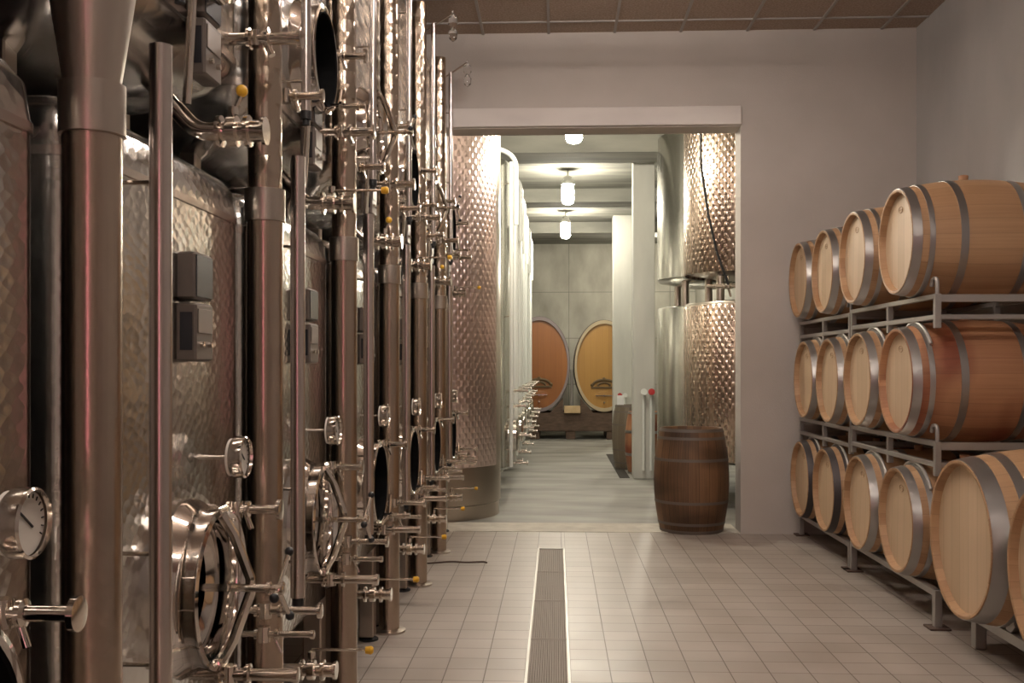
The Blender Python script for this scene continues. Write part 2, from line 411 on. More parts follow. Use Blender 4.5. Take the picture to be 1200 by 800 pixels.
MB().lathe((0, 0, 4.22), (0, 0, 1), [(0, .095), (.04, .095), (.06, .07), (.12, .055), (.13, .03)], 20).build('lamp_cap', 'lamp_housing', t)
MB().lathe((0, 0, 3.93), (0, 0, 1), [(0, .03), (.015, .07), (.05, .088), (.25, .09), (.289, .075)], 20).build('lamp_globe', 'corridor_lamp', t)
t = thing('added_tube_light', 'pink upright tube light added behind the camera for streaks in the columns', 'light', (-.28, YB+.06, 0))  # unseen tube, added to give the pink streaks mirrored in the columns
MB().box(-.04, -.06, .5, .04, -.03, 3.3, .004).build('housing', 'lamp_housing', t)
MB().cyl((0, 0, .55), (0, 0, 3.25), .03, 12).build('tube', 'added_pink_lamp', t)

# ------------------------------------------------------------ main tank row
P = 1.25; FX = -1.0; RF = -.52; HW0, HW1 = -.455, .665      # front plane, local y extents
def rrect(x0, y0, x1, y1, r, n=6):
    pts = []
    for cx, cy, a in ((x1-r, y0+r, -pi/2), (x1-r, y1-r, 0), (x0+r, y1-r, pi/2), (x0+r, y0+r, pi)):
        for k in range(n+1): t = a+pi/2*k/n; pts.append((cx+r*cos(t), cy+r*sin(t)))
    return pts
def loft(levels, x0, y0, x1, y1, r, vee=0):
    """levels: (z, inset). vee lowers the first level towards the middle of the front"""
    mb = MB(); v = []; n = None; per = None
    for z, ins in levels:
        p = rrect(x0+ins, y0+ins, x1-ins, y1-ins, max(r-ins*.5, .02)); n = len(p)
        if per is None:
            per = [0]
            for i in range(n): per.append(per[-1]+sqrt((p[i][0]-p[(i+1) % n][0])**2+(p[i][1]-p[(i+1) % n][1])**2))
        for x, y in p: v.append((x, y, z))
    f = []; uv = []
    for i in range(len(levels)-1):
        for k in range(n):
            k2 = (k+1) % n; f.append((i*n+k, i*n+k2, (i+1)*n+k2, (i+1)*n+k)); a, b = levels[i][0], levels[i+1][0]
            uv.append([(per[k], a), (per[k+1], a), (per[k+1], b), (per[k], b)])
    f.append(tuple(range(n-1, -1, -1))); uv.append([(v[k][0], v[k][1]) for k in f[-1]])
    b = (len(levels)-1)*n; f.append(tuple(range(b, b+n))); uv.append([(v[k][0], v[k][1]) for k in f[-1]])
    return mb.add(v, f, uv)
def clamp_pipe(mb, a, b, r=.014, fl=(0, .5, 1), fr=1.75):
    """pipe with clamp ferrules at the given fractions"""
    a = Vector(a); b = Vector(b); d = b-a; ln = d.length; prof = [(0, r)]
    w_ = .008
    for q in sorted(fl):
        t = min(max(q*ln, w_+.001), ln-w_-.001)
        prof += [(t-w_, r), (t-w_*.6, r*fr), (t+w_*.6, r*fr), (t+w_, r)]
    prof.append((ln, r)); mb.lathe(a, d, prof, 16)
def valve(parent, y, z, x0=0, x1=.2, r=.014, disc=.03, spout=True, name='sample_valve'):
    mb = MB(); clamp_pipe(mb, (x0, y, z), (x1, y, z), r, (.28, .55))
    mb.lathe((x1-.004, y, z), (1, 0, 0), [(0, r), (.001, disc), (.012, disc), (.014, disc*.7)], 18)
    mb.lathe((x0+(x1-x0)*.38, y, z-.024), (0, 0, 1), [(0, .02), (.048, .02)], 12)
    if spout: mb.cyl((x0+(x1-x0)*.5, y, z), (x0+(x1-x0)*.62, y-.01, z-.055), r*.55, 10)
    return mb.build(name, 'fitting_steel', parent)
def gauge(parent, y, z, x=.105, r=.06):
    g = MB().cyl((0, y, z), (x-.03, y, z), .006, 12)
    g.lathe((x-.05, y, z), (1, 0, 0), [(0, .02), (.005, .02), (.012, r*.9), (.02, r), (.05, r), (.054, r*.93), (.046, r*.9)], 28, cap1=False)
    g = g.build('gauge', 'fitting_steel', parent)
    MB().lathe((x-.045, y, z), (1, 0, 0), [(0, r*.9), (.036, r*.9)], 28).build('dial', 'dial_white', g)
    mb = MB(); xx = x-.008
    mb.bar((xx, y+.012, z-.008), (xx, y-.03, z+.022), .003, .003)
    for k in range(15):
        a = radians(-30+k*240/14); mb.bar((xx, y+cos(a)*r*.7, z+sin(a)*r*.7), (xx, y+cos(a)*r*.82, z+sin(a)*r*.82), .0018, .0018)
    mb.build('needle', 'black_rubber', g)
def manhole(parent, z, r=.222, closed=True, y0=.20):
    ring = MB().lathe((-.004, y0, z), (1, 0, 0), [(0, r*1.10), (.015, r*1.07), (.04, r*1.0), (.07, r*.97), (.092, r*.99), (.098, r*.985), (.102, r*.93), (.09, r*.86), (.075, r*.84), (.02, r*.83)], 48, cap0=False, cap1=False).build('manhole_ring', 'polished_steel', parent)
    if closed:
        d = MB().lathe((.0, y0, z), (1, 0, 0), [(0, r*.83), (.015, r*.83), (.02, r*.78), (-.0, r*.6), (-.012, r*.4), (-.02, r*.15), (-.021, .001)], 40, cap1=False).build('manhole_door', 'polished_steel', parent)
    else:
        MB().lathe((.006, y0, z), (1, 0, 0), [(0, .001), (.001, r*.81), (.088, r*.83), (.093, r*.86)], 40, cap0=False, cap1=False).build('manhole_shade_cup', 'tank_shade_black', parent)  # black cup in place of the shaded hollow behind the ring
    if not closed:
        hg = MB(); hg.cyl((.03, y0+r*.98, z-.10), (.03, y0+r*.98, z+.10), .013, 10); hg.box(.015, y0+r*.8, z-.12, .05, y0+r*1.05, z-.08, .004); hg.box(.015, y0+r*.8, z+.06, .05, y0+r*1.05, z+.10, .004)
        clamp_pipe(hg, (.10, y0+.05, z-.17), (.24, y0+.05, z-.17), .011, (.3, .8)); hg.tube([(.1, y0-.02, z-.21), (.13, y0+.05, z-.17), (.12, y0+.15, z-.08)], .008, 8)
        hg.build('manhole_hinge', 'fitting_steel', parent); return
    # bowed bracket, spindle and star handle
    mb = MB(); h = r*.93
    mb.tube([(.085, y0, z+h), (.12, y0+.01, z+h*.7), (.16, y0+.03, z+.02), (.16, y0+.03, z-.02), (.12, y0+.01, z-h*.7), (.085, y0, z-h)], .014 if closed else .008, 8)
    for s in (1, -1): mb.lathe((.08, y0-.028, z+s*h), (0, 1, 0), [(0, .02), (.056, .02)], 12)
    mb.build('door_bracket', 'fitting_steel', parent)
    mb = MB(); clamp_pipe(mb, (.02 if closed else .1, y0, z), (.265, y0, z), .011, (.35, .82, .98), 1.7)
    for k in range(3):
        a = radians(62+120*k); mb.cyl((.245, y0, z), (.262, y0+cos(a)*.10, z+sin(a)*.10), .0065, 8)
    s = mb.build('door_handle', 'fitting_steel', parent)
    for k in range(3):
        a = radians(62+120*k); MB().sphere((.263, y0+cos(a)*.103, z+sin(a)*.103), .013, 10).build('handle_knob', 'black_rubber', s)
def outlet(parent, y, zt, zb, xe=.16, knob_x=.315, knob_z=None, up=False, r=.022):
    """bottom pipe, butterfly valve, lever with a yellow knob"""
    mb = MB(); mb.tube(fillet([(-.16, y, zt), (.0, y, zb), (.07, y, zb-.0)], .05), r, 14)
    mb.lathe((.06, y, zb), (1, 0, 0), [(0, r), (.002, r*1.7), (.012, r*1.7), (.014, r), (.03, r), (.031, r*1.65), (.055, r*1.65), (.056, r), (.078, r), (.079, r*1.7), (.09, r*1.7), (.092, r*1.15), (.125, r*1.15), (.126, r*1.5), (.136, r*1.5)], 18)
    mb.cyl((.103, y, zb+r), (.103, y, zb+.058), .009, 10)
    mb.lathe((.103, y, zb+.045), (0, 0, 1), [(0, .014), (.022, .014)], 12)
    mb.build('outlet_valve', 'fitting_steel', parent)
    kz = knob_z if knob_z else zb+.06
    if up:
        lv = MB().cyl((.103, y, zb+.05), (.125, y, zb+.10), .005, 8).build('valve_lever', 'fitting_steel', parent)
        MB().sphere((.127, y, zb+.112), .017, 12).build('knob', 'yellow_plastic', lv)
    else:
        lv = MB().cyl((.103, y, kz), (knob_x-.01, y, kz), .005, 8).build('valve_lever', 'fitting_steel', parent)
        MB().lathe((knob_x-.014, y, kz), (1, 0, 0), [(0, .006), (.002, .013), (.022, .016), (.03, .010), (.031, .001)], 12).build('knob', 'yellow_plastic', lv)
def sight_tube(parent, y, z0, z1, pins, x=.09, r=.026):
    # half-round rail standing on short pins
    t = MB().lathe((x, y, z0), (0, 0, 1), [(0, r), (z1-z0, r)], 20, cap1=False)
    t.lathe((x, y, z0), (0, 0, 1), [(0, r*.86), (z1-z0, r*.86)], 16, cap0=False, cap1=False)
    t = t.build('sight_tube', 'rail_steel', parent)
    for z in pins:
        MB().cyl((-.002, y, z), (x, y, z), .0055, 8).build('pin', 'fitting_steel', t)
    mb = MB(); mb.lathe((x, y, z0-.05), (0, 0, 1), [(0, .013), (.02, .013), (.021, .02), (.05, .02)], 14)
    mb.build('tube_foot', 'black_rubber', t)
def control_box(parent, y, z, s=1.0):
    b = MB().box(-.002, y, z, .055, y+.135, z+.155, .006).build('control_box', 'box_grey', parent)
    MB().box(.055, y+.012, z+.075, .058, y+.12, z+.14, .001).build('panel', 'box_panel', b)
    for k in range(2): MB().cyl((.055, y+.035+.06*k, z+.045), (.066, y+.035+.06*k, z+.045), .008, 10).build('button', 'fitting_steel', b)
    MB().box(.012, y-.002, z+.03, .045, y, z+.13).build('side_slot', 'dark_screen', b)
    d = MB().box(-.002, y+.005, z+.165, .05, y+.145, z+.29, .006).build('display_box', 'box_grey', parent)
    MB().box(.05, y+.012, z+.172, .053, y+.138, z+.283, .001).build('screen', 'dark_screen', d)
ORD = ['nearest', 'second', 'third', 'fourth', 'fifth', 'sixth', 'farthest']
DET = {0: 'cut off by the left edge with a round gauge', 1: 'with a mirror-bright closed manhole and control box', 2: 'with a smaller closed manhole', 3: 'with an open black manhole',
       4: 'just past the midway of the row', 5: 'last but one before the end wall', 6: 'next to the doorway'}
for k in range(7):
    Y = P*(k+1.04); ty = -.23 if k <= 2 else -.12
    t = thing('steel_tank', '%s lower steel wine tank, %s' % (ORD[k], DET[k]), 'tank', (FX, Y, 0), 0, 'lower tanks in the left row')
    zt = .50
    b = loft([(.40, .22), (zt-.0, .012), (zt+.02, 0), (1.30, 0), (1.98, 0), (2.05, .008), (2.085, .035), (2.10, .08)], -1.25, HW0, 0, HW1, .075)
    b.build('body', 'tank_steel', t)
    s = loft([(1.955, -.004), (1.975, -.004)], -1.25, HW0, 0, HW1, .075); s.build('seam_band', 'rail_steel', t)
    for x in (-1.15, -.04):
        for y in (HW0+.08, HW1-.08):
            l = MB().box(x-.045, y-.05, .02, x+.035, y+.05, .54, .006).build('leg', 'leg_steel', t)
            MB().lathe((x, y, 0), (0, 0, 1), [(0, .055), (.01, .055), (.022, .03)], 14).build('foot', 'black_rubber', l)
    manhole(t, .91, closed=(k in (1, 2)))
    sight_tube(t, ty, .70 if k > 1 else .62, 2.25, (1.935, 1.08, .825))
    gauge(t, .37, 1.25, x=.13 if k == 0 else .105); valve(t, .37, 1.10, 0, .20)
    control_box(t, .10, 1.525)
    valve(t, .575, .76, 0, .27, .012, .024, False, 'drain_valve'); valve(t, .60, .68, 0, .24, .01, .014, True, 'racking_valve')
    valve(t, .21, .672, 0, .29, .017, .022, False, 'racking_valve')
    outlet(t, -.08, .40, .40, knob_z=.475)
    # upper tank standing on the lower one
    u = thing('steel_tank', '%s upper steel wine tank of the left row, stacked on a lower tank' % ORD[k], 'tank', (FX, Y, 2.10), 0, 'upper tanks in the left row')
    b = loft([(.10, .42), (.16, .22), (.25, .07), (.32, .012), (.37, 0), (.8, 0), (1.2, 0), (1.80, 0), (1.86, .02), (1.89, .08)], -1.25, HW0, 0, HW1, .09); b.build('body', 'tank_steel_dimpled', u)
    loft([(.345, -.006), (.37, -.006)], -1.25, HW0, 0, HW1, .09).build('seam_band', 'rail_steel', u)
    for x in (-.98, -.30):
        for y in (HW0+.24, HW1-.24): MB().box(x-.03, y-.03, 0, x+.03, y+.03, .36, .005).build('leg', 'leg_steel', u)
    manhole(u, .62, r=.212, closed=(k in (1, 3, 5)))
    sight_tube(u, ty+.12, .34, 1.95, (1.6, 1.0, .45), r=.018)
    valve(u, .55, .415, 0, .215, .019, .032, True, 'racking_valve'); valve(u, .45, .71, 0, .20)
    valve(u, -.30, .345, -.01, .19, .014, .024, True, 'racking_valve')
    control_box(u, .17, .20)
    outlet(u, .26, .24, .065, up=(k % 2 == 1), knob_z=.115, r=.026)
    mb = MB(); mb.tube(fillet([(.03, .1, .10), (.05, .1, .45), (.02, .1, .72), (-.005, .1, .72)], .05), .012, 10); mb.build('bypass_pipe', 'fitting_steel', u)
    if k > 3:
        mb = MB(); mb.tube(fillet([(-.05, .16, 1.86), (-.02, .16, 1.93), (.22, .16, 2.08)], .03), .007, 8); mb.lathe((-.05, .16, 1.85), (0, 0, 1), [(0, .03), (.02, .03), (.03, .015)], 12)
        a = mb.build('vent_arm', 'fitting_steel', u)
        MB().lathe((.22, .16, 1.87), (0, 0, 1), [(0, .008), (.02, .03), (.07, .036), (.10, .014), (.13, .038), (.18, .032), (.20, .01), (.23, .008)], 16).build('glass_bubbler', 'glass', a)
# columns between the tanks
for k in range(7):
    Y = 2.07+P*k
    if Y > 9.2: continue
    t = thing('support_column', ['round steel column with a flared top, second object from the left edge', 'round steel column between the second and third lower tanks', 'round steel column between the third and fourth lower tanks',
              'round steel column between the fourth and fifth lower tanks', 'round steel column between the fifth and sixth lower tanks', 'round steel column between the sixth and farthest lower tanks', ''][k], 'column', (-.955, Y, 0), 0, 'steel columns in the left row')
    r = .059
    MB().lathe((0, 0, 0), (0, 0, 1), [(0, r), (1.99, r)], 40).build('shaft', 'column_steel', t)
    MB().lathe((0, 0, 1.985), (0, 0, 1), [(0, r+.001), (.001, r+.007), (.105, r+.007), (.106, r)], 40).build('collar', 'leg_steel', t)
    if k == 0: prof = [(0, r*.97), (.02, r*.98), (.32, r*1.75), (1.93, r*1.75)]
    else: prof = [(0, r*.93), (1.95, r*.93)]
    MB().lathe((0, 0, 2.08), (0, 0, 1), prof, 40).build('upper_shaft', 'leg_steel' if k == 0 else 'column_dimpled', t)
    MB().lathe((0, 0, 0), (0, 0, 1), [(0, r+.035), (.012, r+.035), (.02, r)], 30).build('base_plate', 'leg_steel', t)
t = thing('support_column', 'round steel column in the top left corner behind the gauge tank', 'column', (-.955, .82, 0), 0, 'steel columns in the left row')
MB().lathe((0, 0, 0), (0, 0, 1), [(0, .066), (4.0, .066)], 30).build('shaft', 'column_steel', t)

# ------------------------------------------------------------ barrels
def barrel(name, label, L_, rh, rb, mat, hm, hoopmat, hoops, group=None, bung=True, mark=True):
    """barrel lying along local x, head at x = 0, origin on its axis"""
    t = thing(name, label, 'barrel', (0, 0, 0), 0, group)
    def R(x): return rh+(rb-rh)*(1-(2*x/L_-1)**2)
    mb = MB(); mb.uscale = 1/(2*pi)
    n = 16; th = .022; prof = [(.045, rh-th-.004), (.002, rh-th*.7), (0, rh-th*.5), (0, rh-.002)]+[(L_*i/n, R(L_*i/n)) for i in range(n+1)]+[(L_, rh-th*.5), (L_-.002, rh-th*.7), (L_-.045, rh-th-.004)]
    mb.lathe((0, 0, 0), (1, 0, 0), prof, 52, cap0=False, cap1=False).build('staves', mat, t)
    for x0, sg in ((.04, 1), (L_-.04, -1)):
        nn = 40; rr = rh-th+.001; v = [(x0, cos(2*pi*k/nn)*rr, sin(2*pi*k/nn)*rr) for k in range(nn)]
        ids = tuple(range(nn)); ids = ids[::-1] if sg > 0 else ids
        MB().add(v, [ids], [[(v[k][1]+.5, v[k][2]) for k in ids]]).build('head', hm, t)
    for a, b in hoops:
        for c, d in ((a, b), (L_-b, L_-a)):
            e = .0035; m_ = MB().lathe((0, 0, 0), (1, 0, 0), [(c, R(c)-.002), (c, R(c)+e), ((c+d)/2, R((c+d)/2)+e), (d, R(d)+e), (d, R(d)-.002)], 52, cap0=False, cap1=False)
            m_.build('hoop', hoopmat, t)
    if bung: MB().lathe((L_/2-.05, 0, rb-.006), (0, 0, 1), [(0, .026), (.034, .03), (.038, .022)], 14).build('bung', 'cork_bung', t)
    if mark:
        mb = MB(); zz = rh*.62; xx = .038
        mb.tube([(xx, cos(2*pi*k/16)*.035, zz+sin(2*pi*k/16)*.02) for k in range(16)], .0018, 4, True); mb.bar((xx, -.022, zz), (xx, .022, zz), .003, .003)
        mb.build('burnt_mark', 'burnt_mark', t)
    return t
HO = [(.004, .055), (.095, .125), (.265, .308)]
XH = 2.08; RH = .318; RBG = .374
cent = {}
rows = {0: [(6.40, 0), (7.21, 0), (8.11, 0), (8.89, 0)], 1: [(6.40, 0), (7.21, 0), (8.00, 0), (8.76, 0)], 2: [(6.40, 0), (7.33, 0), (8.14, 0), (8.95, 0)]}
rn = ['bottom', 'middle', 'top']; cn = ['nearest', 'second nearest', 'third nearest', 'farthest']
b0 = None
for r_ in (2, 1, 0):
    for i, (y, z) in enumerate(rows[r_]):
        z = [.57, 1.425, 2.28][r_] + (.0 if i < 2 else -.02)
        lab = 'oak wine barrel on the %s level of the racks, %s of its four' % (rn[r_], cn[i])
        if r_ == 1 and i == 0:
            o = barrel('wine_barrel', 'reddish wine-stained oak barrel on the middle level, nearest of its four', .93, RH, RBG, 'oak_staves_stained', 'oak_head', 'hoop_steel', HO, 'wine barrels on the racks')
        elif r_ == 0 and i >= 2:
            o = barrel('wine_barrel', 'oak barrel with black end hoops on the bottom level, '+('next to the wall' if i == 3 else 'second from the wall'), .93, RH, RBG, 'oak_staves', 'oak_head', 'hoop_dark', HO, 'wine barrels on the racks')
        elif b0 is None:
            o = b0 = barrel('wine_barrel', lab, .93, RH, RBG, 'oak_staves', 'oak_head', 'hoop_steel', HO, 'wine barrels on the racks')
        else: o = dup(b0, (0, 0, 0), lab)
        o.location = (XH, y, z); o.rotation_euler = (random.choice((0, 0, .06, -.05, .1)) if not (r_ == 2 and i == 0) else 0, 0, 0)
bb = barrel('wine_barrel', 'large oak cask on the low rack in front of the tall racks', 1.1, .405, .475, 'big_oak_staves', 'oak_head', 'hoop_steel', [(.006, .085), (.15, .20), (.34, .39)], 'large oak casks on the low rack', mark=False)
bb.location = (2.08, 5.40, .620)
dup(bb, (2.08, 4.42, .620), 'large oak cask cut off by the right edge of the photo, nearest of all barrels')

# racks: rails at x = RX0 (front) and RX1 (rear)
RX0, RX1 = 2.20, 2.89
def rack(label, ys, zr, legs, yc):
    """two-barrel steel rack. zr = top of the upper rail"""
    t = thing('barrel_rack', label, 'rack', (0, 0, 0), 0, 'steel barrel racks')
    for X in (RX0, RX1):
        if legs:
            MB().box(X-.02, ys[0], zr-.04, X+.02, ys[-1], zr, .003).build('rail', 'galvanised', t)
        else:
            for dz in (0, -.12): MB().box(X-.016, ys[0], zr-.03+dz, X+.016, ys[-1], zr+dz, .003).build('rail', 'galvanised', t)
        for i, y in enumerate(ys):
            if legs:
                if i == 1: continue
                MB().box(X-.022, y-.022, .01, X+.022, y+.022, zr, .003).build('post', 'galvanised', t)
                MB().box(X-.06, y-.06, 0, X+.06, y+.06, .012, .002).build('foot', 'rust_steel', t)
            else:
                MB().box(X-.018, y-.018, zr-.20, X+.018, y+.018, zr+.0, .003).build('post', 'galvanised', t)
                if i == 0:
                    mb = MB(); mb.tube(fillet([(X, y, zr-.01), (X, y, zr+.09), (X-.0, y+.07, zr+.09), (X, y+.09, zr+.05)], .05, 6), .012, 10); mb.build('hook', 'galvanised', t)
    for y in (ys[0], ys[-1]):
        MB().box(RX0, y-.016, zr-.05, RX1, y+.016, zr-.005, .003).build('cross_bar', 'galvanised', t)
        if not legs: MB().box(RX0, y-.014, zr-.15, RX1, y+.014, zr-.12, .003).build('cross_bar', 'galvanised', t)
    if not legs:   # inverted cradles lying on the barrels of the level below
        for y, z in yc:
            for X in (RX0, RX1):
                rr = RH+(RBG-RH)*(1-(2*(X-XH)/.93-1)**2)+.015
                pts = [(X, y+cos(a)*rr, z+sin(a)*rr) for a in [radians(38+8*q) for q in range(14)]]
                MB().tube(pts, .0105, 8).build('cradle', 'galvanised', t)
for nm, ys, ii in (('nearer', (6.02, 6.86, 7.69), (0, 1)), ('farther', (7.75, 8.50, 9.30), (2, 3))):
    dz = 0 if nm == 'nearer' else -.02
    rack('%s floor rack under the bottom level of wine barrels' % nm, ys, .225+dz, True, [])
    rack('%s steel rack between the bottom and middle levels of barrels' % nm, ys, 1.080+dz, False, [(rows[0][i][0], (.57+dz)) for i in ii])
    rack('%s steel rack between the middle and top levels of barrels' % nm, ys, 1.935+dz, False, [(rows[1][i][0], 1.425+dz) for i in ii])
t = thing('barrel_rack', 'low galvanised rack carrying the large casks at the right edge', 'rack', (0, 0, 0), 0, 'steel barrel racks')
for X in (2.27, 2.95):
    MB().box(X-.025, 3.85, .14, X+.025, 5.66, .195, .004).build('rail', 'galvanised', t)
    for y in (3.9, 5.61): MB().box(X-.03, y-.03, 0, X+.03, y+.03, .16, .004).build('post', 'galvanised', t)
    for yc in (4.42, 5.40):
        for s in (-1, 1): MB().bar((X, yc+s*.18, .19), (X, yc+s*.25, .25), .04, .05).build('chock', 'galvanised', t)
for y in (3.9, 5.61): MB().box(2.27, y-.02, .16, 2.95, y+.02, .2, .003).build('cross_bar', 'galvanised', t)

# standing old barrel in the doorway
def upright(name, label, x, y, H, rh, rb, mat, hoopmat, hoops):
    o = barrel(name, label, H, rh, rb, mat, 'old_head', hoopmat, hoops, None, False, False)
    o.location = (x, y, H); o.rotation_euler = (0, radians(90), 0); return o
upright('old_barrel', 'dark weathered oak barrel standing upright in the doorway', 1.25, 9.56, .95, .285, .345, 'old_staves', 'hoop_old', [(.004, .03), (.075, .10), (.27, .295)])
upright('old_barrel', 'grey weathered barrel with a white card on top, in the corridor', 1.13, 15.32, .95, .25, .30, 'grey_staves', 'hoop_old', [(.004, .03), (.09, .11), (.28, .30)])
upright('old_barrel', 'lighter brown barrel half hidden by the near concrete pillar, beside the grey one', 1.285, 14.62, .88, .26, .31, 'oak_staves_stained', 'hoop_steel', [(.004, .03), (.26, .30)])
tag(MB().box(.90, 15.25, .951, 1.0, 15.262, 1.09).build('notice_card', 'paper_white'), 'blank white card standing on the grey weathered barrel', 'card')

# ------------------------------------------------------------ corridor tanks
def round_tank(label, x, y, r, z0, z1, leg0, mat, jmat, jz, face, group, fit=True, jang=(0, 2*pi), manh=True):
    """face: angle of the front side. jz: list of jacket bands. Local x points to the front"""
    t = thing('steel_tank', label, 'tank', (x, y, 0), face, group)
    h = z1-z0
    MB().lathe((0, 0, z0), (0, 0, 1), [(0, r*.55), (.06, r*.96), (.09, r), (h-.05, r), (h-.03, r*.985), (h, r*.6)], 64).build('body', mat, t)
    for a, b in jz:
        n = 64
        MB().lathe((0, 0, a), (0, 0, 1), [(0, r+.001), (.012, r+.009), (b-a-.012, r+.009), (b-a, r+.001)], n, cap0=False, cap1=False, a0=jang[0], a1=jang[1]).build('cooling_jacket', jmat, t)
    for k in range(4):
        a = pi/4+k*pi/2; MB().cyl((cos(a)*r*.8, sin(a)*r*.8, leg0), (cos(a)*r*.8, sin(a)*r*.8, z0+.1), .045, 12).build('leg', 'leg_steel', t)
    if fit:
        for yy in (-.25, .18):
            x0 = sqrt(r*r-yy*yy)
            s = MB().cyl((x0+.06, yy, z0+.1), (x0+.06, yy, z1-.05), .022, 12).build('sight_tube', 'white_pipe', t)
            for z in (z0+.3, (z0+z1)/2, z1-.3): MB().cyl((x0-.004, yy, z), (x0+.06, yy, z), .007, 8).build('pin', 'fitting_steel', s)
        if manh:
            ring = MB().lathe((r-.03, 0, z0+.45), (1, 0, 0), [(0, .2), (.10, .19), (.115, .2), (.125, .18), (.11, .16), (.10, .001)], 28, cap0=False, cap1=False).build('manhole', 'polished_steel', t)
        q = [(z0+.12, .2), (z0+.45, .24), (z0+.8, .17), (z0+.98, .2)]
        for z, l in q:
            for yy in (.02, .3):
                mb = MB(); x0 = sqrt(r*r-yy*yy)-.01; clamp_pipe(mb, (x0, yy, z), (x0+l, yy, z), .015, (.3, .6)); mb.lathe((x0+l, yy, z), (1, 0, 0), [(0, .03), (.012, .03)], 14); mb.build('valve', 'fitting_steel', t)
    return t
cl = ['pinkish dimpled round tank just beyond the doorway on the left', 'second round tank in the left corridor row, after the pinkish one', 'third round tank in the left corridor row', 'fourth round tank in the left corridor row',
      'fifth round tank in the left corridor row', 'sixth round tank in the left corridor row', 'last round tank in the left corridor row, nearest the big casks']
for i, lab in enumerate(cl):
    if i == 0: tk = round_tank(lab, -1.34, 10.62, .76, .06, 4.35, 0, 'leg_steel', 'corridor_dimpled', [(.52, 3.98)], 0, 'round tanks on the left of the corridor', fit=False, jang=(pi, 2*pi-.32)); MB().lathe((0, 0, 0), (0, 0, 1), [(0, .745), (.16, .745)], 64, cap0=False, cap1=False).build('skirt', 'leg_steel', tk)
    else:
        Y = 10.62+1.55*i
        tk = round_tank(lab, -1.24-.0*i, Y, .70, .25, 3.95, 0, 'corridor_steel', 'corridor_dimpled', [], 0, 'round tanks on the left of the corridor')
        mb = MB(); mb.tube(fillet([(.0, 0, 3.93), (.0, 0, 4.12), (.55, .0, 4.12), (.76, 0, 4.0), (.76, 0, 3.2)], .12), .03, 12); mb.build('top_pipe', 'white_pipe', tk)
# right side: stacked dimpled tanks
TR = 'stacked tanks on the right of the corridor'
a0, a1 = 0, 2*pi
round_tank('lower dimpled copper-toned tank just right of the doorway, behind the dark barrel', 2.19, 11.55, .75, .44, 2.24, 0, 'leg_steel', 'copper_dimpled', [(.50, 2.18)], pi, TR, fit=False)
round_tank('upper dimpled copper-toned tank just right of the doorway', 2.19, 11.55, .75, 2.50, 4.43, 2.2, 'leg_steel', 'copper_dimpled', [(2.53, 4.38)], pi, TR, fit=False)
round_tank('lower smooth grey tank behind the copper-toned lower tank', 1.98, 13.05, .70, .44, 2.28, 0, 'corridor_steel', 'corridor_dimpled', [], pi, TR, fit=False)
round_tank('upper pale smooth tank behind the copper-toned upper tank', 1.98, 13.05, .70, 2.52, 4.43, 2.2, 'corridor_steel', 'corridor_dimpled', [], pi, TR, fit=False)
t = thing('valve_assembly', 'small steel valve in the gap between the stacked copper-toned tanks', 'valve', (1.78, 10.72, 2.30))
mb = MB(); clamp_pipe(mb, (-.22, 0, .05), (.2, 0, .05), .018, (.2, .4, .6, .8)); mb.cyl((0, 0, .05), (0, 0, .16), .01, 10); mb.cyl((0, 0, .05), (.03, 0, -.06), .012, 10); mb.sphere((0, 0, .05), .035); mb.cyl((0, 0, .05), (0, .25, .05), .018, 10)
mb.build('valve_body', 'fitting_steel', t)
MB().cyl((0, 0, .16), (-.09, 0, .17), .006, 8).build('handle', 'dark_iron', t)
tag(MB().tube([(1.49, 10.66, 4.2), (1.50, 10.70, 3.6), (1.57, 10.68, 3.1), (1.66, 10.68, 2.7), (1.76, 10.69, 2.42), (1.78, 10.7, 2.36)], .013, 8).build('hose', 'black_hose'), 'dark hose hanging down the front of the upper copper-toned tank', 'hose')
# pipes with valves on the pillars
for (x, y, z0, z1, lab, side) in ((1.22, 13.83, .12, 1.16, 'pair of white pipes with a red valve on the near pillar', 1), (1.27, 19.84, .3, .95, 'pair of pipes with a red valve on the far pillar', -1)):
    t = thing('water_pipe', lab, 'pipe', (x, y, 0))
    for q, dx in enumerate((-.05, .05)):
        p_ = MB().cyl((dx, 0, z0), (dx, 0, z1), .017, 10).build('pipe', 'white_pipe', t)
        for z in (z0+.1, z1-.2): MB().cyl((dx, 0, z), (dx, .07, z), .01, 8).build('clip', 'dark_iron', p_)
        mb = MB(); mb.sphere((dx, -.01, z1+.01), .032); mb.cyl((dx, 0, z1), (dx, -.07, z1+.01), .014, 10); mb.build('tap', 'fitting_steel', t)
        mb = MB(); mb.lathe((dx, -.075, z1+.02), (0, -1, 0), [(0, .02), (.002, .045), (.018, .045), (.02, .02)], 12); mb.build('tap_wheel', 'red_plastic' if dx*side > 0 else 'white_pipe', t)
mb = MB(); mb.box(.86, 14.0, 0, 1.0, 17.8, .004)
tag(mb.build('floor_grate', 'trough_dark'), 'narrow dark floor channel along the right side of the corridor', 'drain')

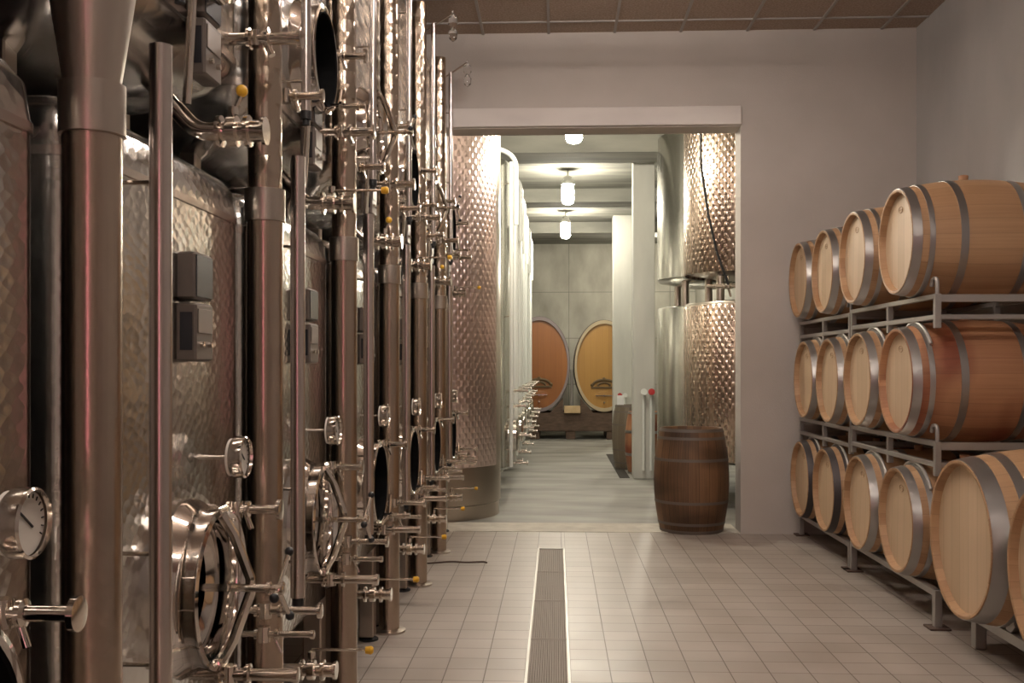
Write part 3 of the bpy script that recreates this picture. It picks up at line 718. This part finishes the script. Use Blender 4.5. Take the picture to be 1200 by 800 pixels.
# ------------------------------------------------------------ the two oval casks at the end
def cask(label, x, y, z, hw, hh, D, head, rim, side):
    t = thing('oval_cask', label, 'cask', (x, y, z), 0, 'oval casks at the corridor end')
    q = hh
    mb = MB(); mb.uscale = 1/(2*pi)
    # lathe direction +y: p = up x y = -x axis, q = z
    th = .075
    prof = [(.09, q-th), (.0, q-th), (0, q-.005)]+[(D*i/8, q+.02*(1-(2*i/8-1)**2)) for i in range(9)]+[(D, q-th), (D-.09, q-th)]
    def stretch(m): m.v = [(a*hw/hh, b, c) for a, b, c in m.v]; return m
    stretch(mb.lathe((0, 0, 0), (0, 1, 0), prof, 56, cap0=False, cap1=False)).build('staves', rim, t)
    nn = 48; rr = q-th+.003
    for yy, fl_ in ((.07, 1), (D-.07, -1)):
        v = [(cos(2*pi*k/nn)*rr*hw/hh, yy, sin(2*pi*k/nn)*rr) for k in range(nn)]; ids = tuple(range(nn)); ids = ids if fl_ > 0 else ids[::-1]
        MB().add(v, [ids], [[(v[k][0]+1, v[k][2]) for k in ids]]).build('head', head, t)
    for a, b in ((.04, .10), (.28, .34), (D-.34, D-.28), (D-.10, D-.04)):
        R = lambda s: q+.02*(1-(2*s/D-1)**2)+.006
        stretch(MB().lathe((0, 0, 0), (0, 1, 0), [(a, R(a)-.01), (a, R(a)), (b, R(b)), (b, R(b)-.01)], 56, cap0=False, cap1=False)).build('hoop', 'hoop_dark', t)
    # carved crest over the little door, and the tap
    mb = MB(); cz = -hh*.44
    mb.tube([(cos(a)*.24, .055, cz+sin(a)*.13) for a in [pi*k/12 for k in range(13)]], .028, 8)
    mb.tube([(cos(a)*.13, .055, cz+.0+sin(a)*.07) for a in [pi*k/10 for k in range(11)]], .024, 8)
    mb.box(-.27, .035, cz-.05, .27, .075, cz-.01, .006)
    for s in (-1, 1): mb.sphere((s*.25, .055, cz+.02), .035, 8)
    mb.sphere((0, .055, cz+.15), .035, 8)
    mb.build('carved_crest', 'carved_dark', t)
    mb = MB(); mb.lathe((0, .075, cz-.2), (0, -1, 0), [(0, .12), (.02, .12), (.022, .1)], 20, sx=1.5, sy=.7); mb.build('hatch', head, t)
    mb = MB(); mb.bar((-.17, .045, cz-.2), (.17, .045, cz-.2), .03, .02); mb.cyl((0, .05, cz-.2), (0, -.03, cz-.2), .02, 10); mb.cyl((0, .07, cz-.34), (0, -.1, cz-.34), .02, 10); mb.build('tap', 'fitting_steel', t)
cask('orange-brown oval cask with a grey rim at the end of the corridor', -.36, 21.5, 1.57, .64, 1.0, 1.5, 'cask_head_orange', 'cask_rim_grey', 1)
cask('yellow oval cask with a pale rim at the end of the corridor', 1.0, 21.5, 1.535, .62, .96, 1.5, 'cask_head_yellow', 'cask_rim_light', 1)
t = thing('cask_stand', 'dark timber stand carrying both oval casks', 'stand', (0, 21.42, 0))
MB().box(-1.2, 0, .17, 2.0, .28, .55, .01).build('beam', 'dark_timber', t); MB().box(-1.2, 1.15, .17, 2.0, 1.45, .55, .01).build('beam', 'dark_timber', t)
for x in (-1.15, -.05-.4, .30, 1.15, 1.85): MB().box(x-.1, .02, 0, x+.1, 1.45, .17, .008).build('block', 'dark_timber', t)
for cx_, hw_ in ((-.36, .68), (1.0, .65)):
    for s in (-1, 1):
        MB().add([(cx_+s*.22, .0, .545), (cx_+s*.50, 0, .545), (cx_+s*.50, 0, .86), (cx_+s*.22, .28, .545), (cx_+s*.50, .28, .545), (cx_+s*.50, .28, .86)],
                 [(0, 1, 2), (5, 4, 3), (0, 3, 4, 1), (1, 4, 5, 2), (2, 5, 3, 0)]).build('wedge', 'dark_timber', t, smooth=False)
tag(MB().box(.16, 21.3, .55, .50, 21.62, .70, .008).build('wooden_block', 'light_timber'), 'pale wooden block on the timber stand between the two oval casks', 'block')
tag(MB().cyl((.33, 21.9, .55), (.33, 21.9, 1.45), .03, 10).build('metal_rod', 'galvanised'), 'upright metal rod between the two oval casks', 'rod')
